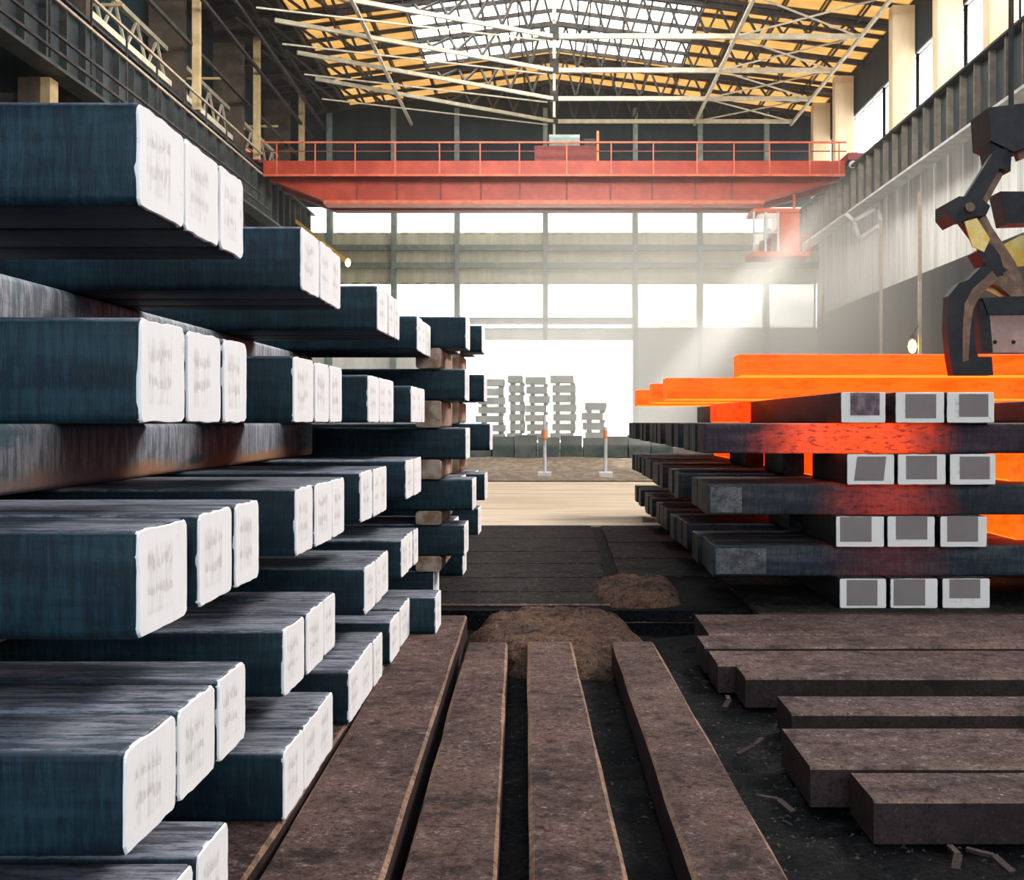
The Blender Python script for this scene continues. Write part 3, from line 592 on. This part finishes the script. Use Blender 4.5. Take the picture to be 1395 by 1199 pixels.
# --- hot stack
rowz = [(135, -5), (-143, -283), (-423, -563), (-703, -838)]; crossz = [(-5, -143), (-283, -423), (-563, -703)]
ends = [[(1145,1207,1158,1198,535,566), (1219,1287,1233,1275,537,570), (1289,1355,1306,1346,537,568)],
        [(1153,1219,1163,1207,622,655), (1222,1289,1234,1276,621,653), (1293,1357,1307,1348,622,653)],
        [(1138,1205,1144,1187,704,738), (1208,1274,1220,1263,703,735), (1280,1345,1290,1332,703,738)],
        [(1143,1208,1153,1195,790,825), (1212,1278,1217,1260,789,825), (1283,1349,1293,1335,789,815)]]
rn = ['top', 'second', 'third', 'lowest']; sn = ['first', 'second', 'third']
DF = 3.3
for ri, (zt, zb) in enumerate(rowz):
    for bi, (a, b, la, lb, lt, lu) in enumerate(ends[ri]):
        back = 3.74 if (ri == 1 and bi == 0) or (ri == 2 and bi == 0) else 6.62
        o = ybillet('steel_billet', (a-VX)*DF, (b-VX)*DF, DF, back, zb, zt, M['steel_r'], M['whiteR'], r=.012)
        tag(o, 'white framed end-on billet, %s of three in the %s row of the hot stack' % (sn[bi], rn[ri]), 'billet', 'end-on billets of the hot stack')
        y = DF*DY-.0075
        pts = [(px(la, DF), hz(lu, DF)), (px(lb, DF)-(.02 if (ri, bi) == (1, 0) else 0), hz(lu, DF)), (px(lb, DF), hz(lt, DF)), (px(la, DF)+(.025 if (ri, bi) == (1, 0) else 0), hz(lt, DF))]
        pm = MB().prism(pts, y, y+.004); wv = Vector(o.location)
        g = bpy.data.meshes.new('label_patch'); inv = o.matrix_basis.inverted()
        g.from_pydata([inv @ q for q in pm.v], [], pm.f); g.materials.append(M['purplelabel'] if (ri, bi) == (0, 0) else M['greylabel'])
        g.update(); q = bpy.data.objects.new('label_patch', g); COL.objects.link(q); q.parent = o
        q['label'] = 'purple painted patch' if (ri, bi) == (0, 0) else 'plain grey painted patch'
    # another line of billets far along, out of the frame, carries the other end
    for k in range(2):
        x0 = 3000+k*260; o = ybillet('steel_billet', x0, x0+240, DF+.1, 6.62, zb, zt, M['steel_r'])
        tag(o, 'supporting billet beyond the frame, %s in the %s row of the hot stack' % (['inner', 'outer'][k], rn[ri]), 'billet', 'supports of the hot stack')
# dark blocks and glowing billets between the courses
for ri, (a, b, d0, d1, mt, lb) in enumerate(((1215, 1330, 3.9, 4.25, 'steel_r', 'short dark block before the red-hot billet in the second row'), (1205, 1315, 4.6, 5.05, 'steel_r', 'short dark block farther back along the red-hot billet'))):
    tag(ybillet('spacer_block', a, b, d0, d1, -283, -143, M[mt]), lb, 'block')
tag(ybillet('hot_billet', 1345, 1540, 3.86, 6.2, -283, -143, M['hotred']), 'red-hot lengthwise billet glimpsed in the second row of the hot stack', 'billet')
tag(ybillet('hot_billet', 1345, 1488, 3.95, 6.2, -563, -423, M['hotred']), 'red-hot lengthwise billet glimpsed in the third row of the hot stack', 'billet')
tag(ybillet('spacer_block', 1210, 1335, 3.78, 4.15, -563, -423, M['steel_r']), 'short dark block before the red-hot billet in the third row', 'block')
tag(ybillet('spacer_block', 1205, 1325, 4.5, 4.95, -563, -423, M['steel_r']), 'dark block farther back along the red-hot billet in the third row', 'block')
tag(ybillet('hot_billet', 1190, 1275, 4.75, 5.6, -5, 133, M['hotred']), 'short red-hot billet stub beside the top row, under the glowing billets', 'billet')
tag(ybillet('hot_billet', 2160, 2400, 3.5, 6.2, -283, -143, M['hot']), 'glowing orange billet end at the frame edge in the second row', 'billet')
tag(ybillet('hot_billet', 2190, 2430, 3.5, 6.2, -563, -423, M['hot']), 'glowing orange billet end at the frame edge in the third row', 'billet')
ordn = ['first', 'second', 'third', 'fourth', 'fifth', 'sixth', 'seventh', 'eighth', 'ninth', 'tenth', 'eleventh', 'twelfth', 'thirteenth', 'fourteenth', 'fifteenth']
CD = [3.34, 3.50, 3.66, 4.05, 4.21, 4.37, 4.72, 4.88, 5.04, 5.42, 5.58, 5.74, 6.1, 6.26, 6.42]
for ci, (zt, zb) in enumerate(crossz):
    for bi, d in enumerate(CD):
        X = (680, 700, 725)[ci]+R.uniform(-14, 14)*(bi > 0)
        if ci == 0 and bi == 0: mt = M['midglow']
        elif ci == 1 and bi == 0: mt = M['dullglow']
        elif ci == 2 and bi == 0: mt = M['dullglow2']
        else: mt = M['steel_r']
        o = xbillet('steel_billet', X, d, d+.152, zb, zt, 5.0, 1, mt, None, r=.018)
        if bi == 0: end_b = MB().box(X*U+.02, X*U+.02+.24*(1+.6*(ci == 2)), d*DY-.004+.002, d*DY+.01, EYE+zb*U+.02, EYE+zt*U-.02)
        tag(o, 'crosswise billet, %s from the front, %s crosswise course of the hot stack' % (ordn[bi], ['upper', 'middle', 'lower'][ci]), 'billet', 'crosswise billets of the hot stack')
        if bi == 0 and ci > 0:
            q = bpy.data.meshes.new('scuffed_patch'); q.from_pydata([v-o.location for v in end_b.v], [], end_b.f); q.materials.append(M['scuff']); q = bpy.data.objects.new('scuffed_patch', q); COL.objects.link(q); q.parent = o
for i, d in enumerate((4.5, 5.2, 6.2)):
    o = xbillet('hot_billet', 690+i*4, d, d+.16, 135, 272, 5.2, 1, M['hot'], None, r=.02)
    tag(o, 'glowing orange crosswise billet on the hot stack, %s of three from the front' % sn[i], 'billet', 'glowing billets on top')
o = xbillet('hot_billet', 1105, 4.36, 4.52, 272, 404, 4.4, 1, M['hot'], None, r=.02); tag(o, 'topmost glowing orange billet, held by the dark grab', 'billet', 'glowing billets on top')

# ---------------------------------------------------------------- grab holding the top billet
DG = 4.2
gp = empty('billet_grab', P(1390, 480, DG)); tag(gp, 'dark lattice lifting grab with hooked arm holding the top glowing billet', 'grab')
def gbar(pts, w, mat, name, y0=0, th=.1, par=None):
    m = MB()
    for a, b in zip(pts, pts[1:]): m.bar(P(*a, DG)+Vector((0, y0, 0)), P(*b, DG)+Vector((0, y0, 0)), th, w*DG*U, (0, 0, 1) if abs(a[0]-b[0]) > abs(a[1]-b[1]) else (1, 0, 0))
    return m.build(name, mat, par or gp)
def gpoly(pts, mat, name, y0=0, th=.1, par=None, mirror=True):      # the grab is symmetric: the other arm hangs beyond the frame
    if mirror and name not in ('hoist_rope', 'centre_frame'): gpoly([(2*1430-a, b) for a, b in pts], mat, name, y0, th, None, False)
    return MB().prism([(px(a, DG), hz(b, DG)) for a, b in pts], DG*DY+y0, DG*DY+y0+th).build(name, mat, par or gp)
gpoly([(1342,150), (1430,140), (1430,190), (1376,210), (1345,195)], M['grab'], 'crosshead', -.1, .5)
gpoly([(1345,192), (1376,190), (1374,235), (1352,228)], M['grab'], 'clevis', -.05, .3)
gpoly([(1352,205), (1372,205), (1330,282), (1310,272)], M['grab'], 'upper_arm', -.08, .09)
gpoly([(1366,214), (1382,214), (1342,286), (1324,284)], M['grabbrown'], 'upper_arm', .06, .09)
gpoly([(1384,192), (1430,182), (1430,200), (1392,216)], M['grabbrown'], 'upper_arm', .06, .09)
kn = gpoly([(1286,279), (1300,271), (1330,274), (1342,284), (1336,297), (1312,300), (1296,308), (1286,296)], M['grab'], 'knuckle', -.14, .4)
MB().tube(P(1312, 287, DG)+Vector((0, -.2, 0)), P(1312, 287, DG)+Vector((0, .3, 0)), .045, 12).build('pin', M['grabbrown'], kn)
gpoly([(1322,294), (1340,284), (1352,308), (1384,356), (1412,420), (1388,420), (1366,370), (1344,336)], M['grabbrown'], 'lower_arm', .02, .1)
gpoly([(1300,300), (1312,298), (1352,352), (1362,366), (1350,366)], M['grab'], 'lower_arm', -.1, .1)
gpoly([(1308,305), (1324,300), (1342,328), (1334,346), (1318,338)], M['yellow'], 'painted_glow', -.13, .025)  # yellow plate stands in for hot light falling on the grab
gpoly([(1326,345), (1344,334), (1356,350), (1362,372), (1340,368)], M['grab'], 'joint_block', -.12, .3)
gpoly([(1368,258), (1430,258), (1430,300), (1378,302)], M['grab'], 'counterweight', .1, .3)
gpoly([(1376,330), (1402,316), (1430,312), (1430,356), (1390,360)], M['yellow'], 'painted_glow', .2, .04)
hk = gpoly([(1350,362), (1366,370), (1340,388), (1326,402), (1321,420), (1320,450), (1322,478), (1326,487), (1344,487), (1346,512), (1292,512), (1288,490), (1284,450), (1286,405), (1300,388), (1312,384), (1330,366)], M['grab'], 'hook_arm', -.14, .16)
gpoly([(1344,372), (1352,382), (1328,404), (1318,424), (1314,455), (1312,492), (1304,494), (1304,450), (1307,415), (1318,396)], M['grabbrown'], 'hook_liner', -.15, .02, hk)
gpoly([(1320,378), (1332,370), (1376,378), (1400,408), (1380,408), (1360,390)], M['grabbrown'], 'brace', -.02, .08)
gpoly([(1412,150), (1448,150), (1448,430), (1412,430)], M['grab'], 'centre_frame', .05, .2)
pl = gpoly([(1338,428), (1430,426), (1430,481), (1344,481)], M['grabpink'], 'perforated_plate', -.1, .06)
gpoly([(1330,408), (1430,404), (1430,430), (1338,430)], M['grab'], 'top_beam', -.16, .3)
gpoly([(1326,412), (1340,412), (1346,482), (1332,482)], M['grab'], 'side_post', -.13, .2)
for x in (1350, 1375, 1399):
    MB().tube(P(x, 467, DG)+Vector((0, -.108, 0)), P(x, 467, DG)+Vector((0, -.09, 0)), .019, 10).build('hole', M['hole'], pl)
gpoly([(1378,-20), (1384,-20), (1384,150), (1378,150)], M['grab'], 'hoist_rope', .05, .03)
gpoly([(1362,362), (1378,372), (1396,398), (1370,402), (1350,392)], M['yellow'], 'painted_glow', .12, .04)

# ---------------------------------------------------------------- beams and slabs on the ground
def beam(name, ax0, ax1, da, bx0, bx1, db, label, dext=.45, h=.165, ch=.014):
    """flat beam with chamfered, worn edges; X given in units at depth da (near) and db (far)"""
    f = lambda x0, x1, d: x0+(x1-x0)*(d-da)/(db-da)
    rows = []; v = []; fc = []; mi = []; n = 14
    for i in range(n+1):
        d = dext+(db-dext)*i/n; a = f(ax0, bx0, d)*U; b = f(ax1, bx1, d)*U; y = d*DY; j = lambda: R.uniform(-.004, .004)
        v += [(a, y, -h), (a+j(), y, -ch), (a+ch+j(), y, 0), (b-ch+j(), y, 0), (b+j(), y, -ch), (b, y, -h)]
    for i in range(n):
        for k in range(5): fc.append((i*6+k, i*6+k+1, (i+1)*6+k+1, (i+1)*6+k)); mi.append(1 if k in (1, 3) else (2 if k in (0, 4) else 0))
    fc += [tuple(range(6)), tuple(range(n*6, n*6+6))[::-1]]; mi += [2, 2]
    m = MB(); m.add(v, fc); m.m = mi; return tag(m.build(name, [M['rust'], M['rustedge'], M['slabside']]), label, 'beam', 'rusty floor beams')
beam('floor_beam', -960, -568, 1.343, -1000, -585, 2.9, 'rusty floor beam under the tall dark stack, mostly hidden by white-ended billets')
beam('floor_beam', -545, -315, 1.343, -605, -376, 3.18, 'rusty floor beam next to the tall dark stack, longest of the four visible')
beam('floor_beam', -282, -105, 1.343, -330, -176, 2.79, 'rusty floor beam second from the tall dark stack')
beam('floor_beam', -44, 136, 1.343, -104, 67, 2.8, 'rusty floor beam third from the tall dark stack')
beam('floor_beam', 255, 434, 1.343, 219, 379, 2.8, 'rusty floor beam farthest from the tall dark stack, beside the loose slabs')
beam('floor_beam', -2500, -2100, 1.343, -2550, -2150, 2.9, 'rusty floor beam deep under the tall dark stack')
def slab(name, x0, x1, d0, d1, label, mats=('slab', 'slabedge', 'slabside'), h=.165, ch=.012, z=0, cat='slab', group=None, skew=0):
    v = []; fc = []; mi = []; n = 10
    for i in range(n+1):
        x = (x0+(x1-x0)*i/n)*U; a = d0*DY; b = d1*DY; j = lambda: R.uniform(-.004, .004); s = skew if i == 0 else 0
        v += [(x, a, z-h), (x, a+j(), z-ch), (x+s*.2, a+ch+j(), z), (x+s, b-ch+j(), z), (x+s, b+j(), z-ch), (x+s, b, z-h)]
    for i in range(n):
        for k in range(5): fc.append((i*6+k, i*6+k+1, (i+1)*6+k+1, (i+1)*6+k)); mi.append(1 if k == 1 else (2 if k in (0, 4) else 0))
    fc += [tuple(range(6)), tuple(range(n*6, n*6+6))[::-1]]; mi += [2, 2]
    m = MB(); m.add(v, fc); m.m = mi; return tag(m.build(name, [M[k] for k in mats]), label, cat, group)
G = 'loose brown slabs'
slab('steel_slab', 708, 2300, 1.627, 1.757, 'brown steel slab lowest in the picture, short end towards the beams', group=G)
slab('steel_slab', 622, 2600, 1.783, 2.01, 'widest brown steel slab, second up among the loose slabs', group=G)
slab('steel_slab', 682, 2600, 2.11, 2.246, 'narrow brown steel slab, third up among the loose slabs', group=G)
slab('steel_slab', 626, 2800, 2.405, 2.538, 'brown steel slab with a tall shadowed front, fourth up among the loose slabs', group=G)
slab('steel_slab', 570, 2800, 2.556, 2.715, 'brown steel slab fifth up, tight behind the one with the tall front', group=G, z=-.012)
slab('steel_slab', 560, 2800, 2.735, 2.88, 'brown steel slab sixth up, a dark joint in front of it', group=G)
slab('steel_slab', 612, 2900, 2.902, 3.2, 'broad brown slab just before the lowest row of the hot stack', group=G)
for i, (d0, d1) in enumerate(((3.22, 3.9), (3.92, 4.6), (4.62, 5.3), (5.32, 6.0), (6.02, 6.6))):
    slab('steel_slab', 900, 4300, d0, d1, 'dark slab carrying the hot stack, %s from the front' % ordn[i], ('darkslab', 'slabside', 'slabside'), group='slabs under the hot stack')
ds = [(3.38, 3.62), (3.63, 3.95), (3.96, 4.34), (4.35, 4.75), (4.76, 5.3), (5.31, 5.94)]
for i, (a, b) in enumerate(ds):
    slab('weathered_slab', -1100, 262+6*i+R.uniform(-6, 6), a, b, 'dark weathered slab across the aisle, %s from the rusty beams' % ordn[i], ('darkslab', 'slabedge' if i == 0 else 'darkslab', 'slabside'), group='dark slabs across the aisle')
for i, (a, b) in enumerate(((4.0, 4.5), (4.52, 5.1), (5.12, 5.94))):
    slab('weathered_slab', 360+i*8, 885, a, b, 'dark weathered slab beside the hot stack, %s across the gap' % ordn[i], ('darkslab', 'darkslab', 'slabside'), group='dark slabs by the hot stack')
slab('weathered_slab', -4300, -1110, 3.3, 4.6, 'broad dark slab carrying the smaller rear stacks', ('darkslab', 'darkslab', 'slabside'))
# dirt heaps
def heap(name, cx_, cd_, rx_, rd_, h, base, amp, mat, label, seed):
    x0, x1 = (cx_-rx_)*U, (cx_+rx_)*U; y0, y1 = (cd_-rd_)*DY, (cd_+rd_)*DY
    def fz(x, y):
        u = (x-(x0+x1)/2)/((x1-x0)/2); v = (y-(y0+y1)/2)/((y1-y0)/2); r = abs(u)**2.6+abs(v)**2.6+.22*noise.noise((x*3.2, y*3.2, seed+4))
        k = max(0, min(1, (1-r)/.75)); k = k*k*(3-2*k)
        n = noise.noise((x*4, y*4, seed))*.5+noise.noise((x*11, y*11, seed))*.35+abs(noise.noise((x*26, y*26, seed)))*.35
        return base+(h-base)*k+amp*k*n-.06*(1-k)
    o = grid(name, x0, x1, y0, y1, 90, 70, fz, mat, False); return tag(o, label, 'heap')
heap('dirt_heap', 5, 3.08, 420, .40, -.005, PIT-.05, .06, M['mound'], 'low brown heap of scale and dirt at the far ends of the beams', 2)
heap('dirt_heap', 400, 3.62, 260, .30, .07, -.06, .07, M['mound'], 'reddish dirt heap against the corner of the hot stack', 5)
# chips and scrap strewn in the pit
m = MB()
for i in range(4200):
    x = R.uniform(440, 1900)*U; d = R.uniform(1.1, 2.95); s = R.uniform(.004, .018); a = R.uniform(0, 6.28); y = d*DY
    if R.random() < .25: x = R.uniform(-700, 440)*U
    z = pitz(x, y)+s*.25; c = math.cos(a)*s; e = math.sin(a)*s; k = R.uniform(.2, .7); h = s*R.uniform(.2, .7)
    m.add([(x-c, y-e, z-h*.4), (x+c*k*e*30, y+c*k, z-h*.2), (x+c, y+e, z-h*.3), (x+e*k, y-c*k, z), (x, y, z+h)], [(0,1,4), (1,2,4), (2,3,4), (3,0,4)])
tag(m.build('scale_debris', M['chip'], None, False, False), 'loose flakes of rusty scale strewn on the dark pit floor', 'debris', None, 'stuff')
for i, (xu, d, a, l, lb) in enumerate(((505, 2.02, .5, .2, 'rusty metal offcut on the dirt between the fourth beam and the widest slab'), (545, 2.35, 1.0, .12, 'short rusty offcut beside the fourth slab up'), (560, 1.72, 2.2, .16, 'bent rusty offcut lying by the end of the lowest slab'), (820, 1.5, 1.1, .13, 'rusty offcut poking up before the lowest slab, near its end'), (930, 1.49, 2.0, .17, 'longer rusty offcut before the lowest slab near the frame edge'))):
    z = PIT+.04; p = Vector((xu*U, d*DY, z)); q = p+Vector((math.cos(a)*l*.5, math.sin(a)*l*.5, .03)); r = p+Vector((math.cos(a+.3)*l, math.sin(a+.3)*l, .035))
    tag(MB().bar(p, q, .03, .01).bar(q, r, .022, .012).build('metal_offcut', M['slabside']), lb, 'offcut', 'metal offcuts on the dirt')

# ---------------------------------------------------------------- far end of the hall
for i, (x, yt, lab) in enumerate(((742, 568, 'pale barrier post with orange band on a concrete block, in line with the middle beam'), (825, 582, 'pale barrier post on a concrete block, closer to the hot stack'))):
    d = 10.9; t = empty('barrier_post', (px(x, d), d*DY, 0.02)); tag(t, lab, 'post', 'barrier posts')
    MB().box(px(x-9, d), px(x+9, d), d*DY-.3, d*DY+.2, 0, hz(643, d)).build('block', M['block'], t)
    MB().tube((px(x, d), d*DY, .1), (px(x, d), d*DY, hz(yt, d)), .045, 8).build('pole', M['flange'], t)
    MB().tube((px(x, d), d*DY, hz(598, d)), (px(x, d), d*DY, hz(586, d)), .085 if i == 0 else .05, 8).build('band', M['orange'], t)
for i in range(9):      # low dark slabs lying across the earth before the doorway
    d = 16.2; x = 640+i*31
    tag(MB().box(px(x, d), px(x+29, d), d*DY, d*DY+1.2, .1, hz(597-(i*7 % 5), d)).build('far_block', M['fardark']), 'dark far block in the low row before the doorway, %s along' % ordn[i], 'block', 'dark blocks before the doorway')
def farstack(x0, x1, y0, y1, n, d, name):
    hgt = (y1-y0)/n
    for i in range(n):
        xo = R.uniform(-3, 3); a, b = y1-(i+.72)*hgt, y1-i*hgt
        tag(MB().box(px(x0+xo, d), px(x1+xo, d), d*DY, d*DY+1.6, hz(b, d), hz(a, d)).build('far_slab', M['far']), 'pale far slab, %s from the ground in the %s' % (ordn[i], name), 'slab', 'pale slabs of the far stacks')
        for k, kn_ in ((.15, 'near the tall dark stack'), (.8, 'near the hot stack')):
            if i: tag(MB().box(px(x0+(x1-x0)*k, d), px(x0+(x1-x0)*k+6, d), d*DY+.1, d*DY+1.5, hz(b, d)-hgt*.28*d*U, hz(b, d)).build('far_spacer', M['fardark']), 'dark spacer under slab %s of the %s, end %s' % (ordn[i], name.replace(' by the doorway', ''), kn_), 'spacer', 'spacers of the ' + name)
for a, b, c, n, nm in ((650, 686, 513, 8, 'first far stack by the doorway'), (692, 712, 508, 8, 'second far stack by the doorway'), (718, 746, 510, 8, 'third far stack by the doorway'), (752, 784, 508, 8, 'fourth far stack by the doorway'), (796, 824, 545, 5, 'low far stack by the doorway')):
    farstack(a, b, c, 613, n, 20.6, nm)

# ---------------------------------------------------------------- dusty haze in the far half of the hall, thicker towards the doorway and the window side
t = NT('dust_haze'); so = t.n('ShaderNodeSeparateXYZ'); t.link(t.n('ShaderNodeTexCoord').outputs['Generated'], so.inputs[0])
dn = t.math('MULTIPLY', t.math('MULTIPLY', t.step(so.outputs[0], .15, .85), t.step(so.outputs[1], .3, .8)), t.math('SUBTRACT', 1.0, t.step(so.outputs[2], .3, .8)))
vs = t.n('ShaderNodeVolumeScatter'); vs.inputs['Color'].default_value = (.98, .97, .95, 1); vs.inputs['Anisotropy'].default_value = .2
t.link(t.math('ADD', t.math('MULTIPLY', dn, .13), .0006), vs.inputs['Density']); t.link(vs.outputs[0], t.out.inputs['Volume'])
hzb = MB().box(-12, XW-.05, 8.0*DY, YF-.4, .6, EYE+7600*U).build('haze', t.mat); tag(hzb, 'bright dusty haze hanging before the doorway and the far wall', 'haze', None, 'stuff')
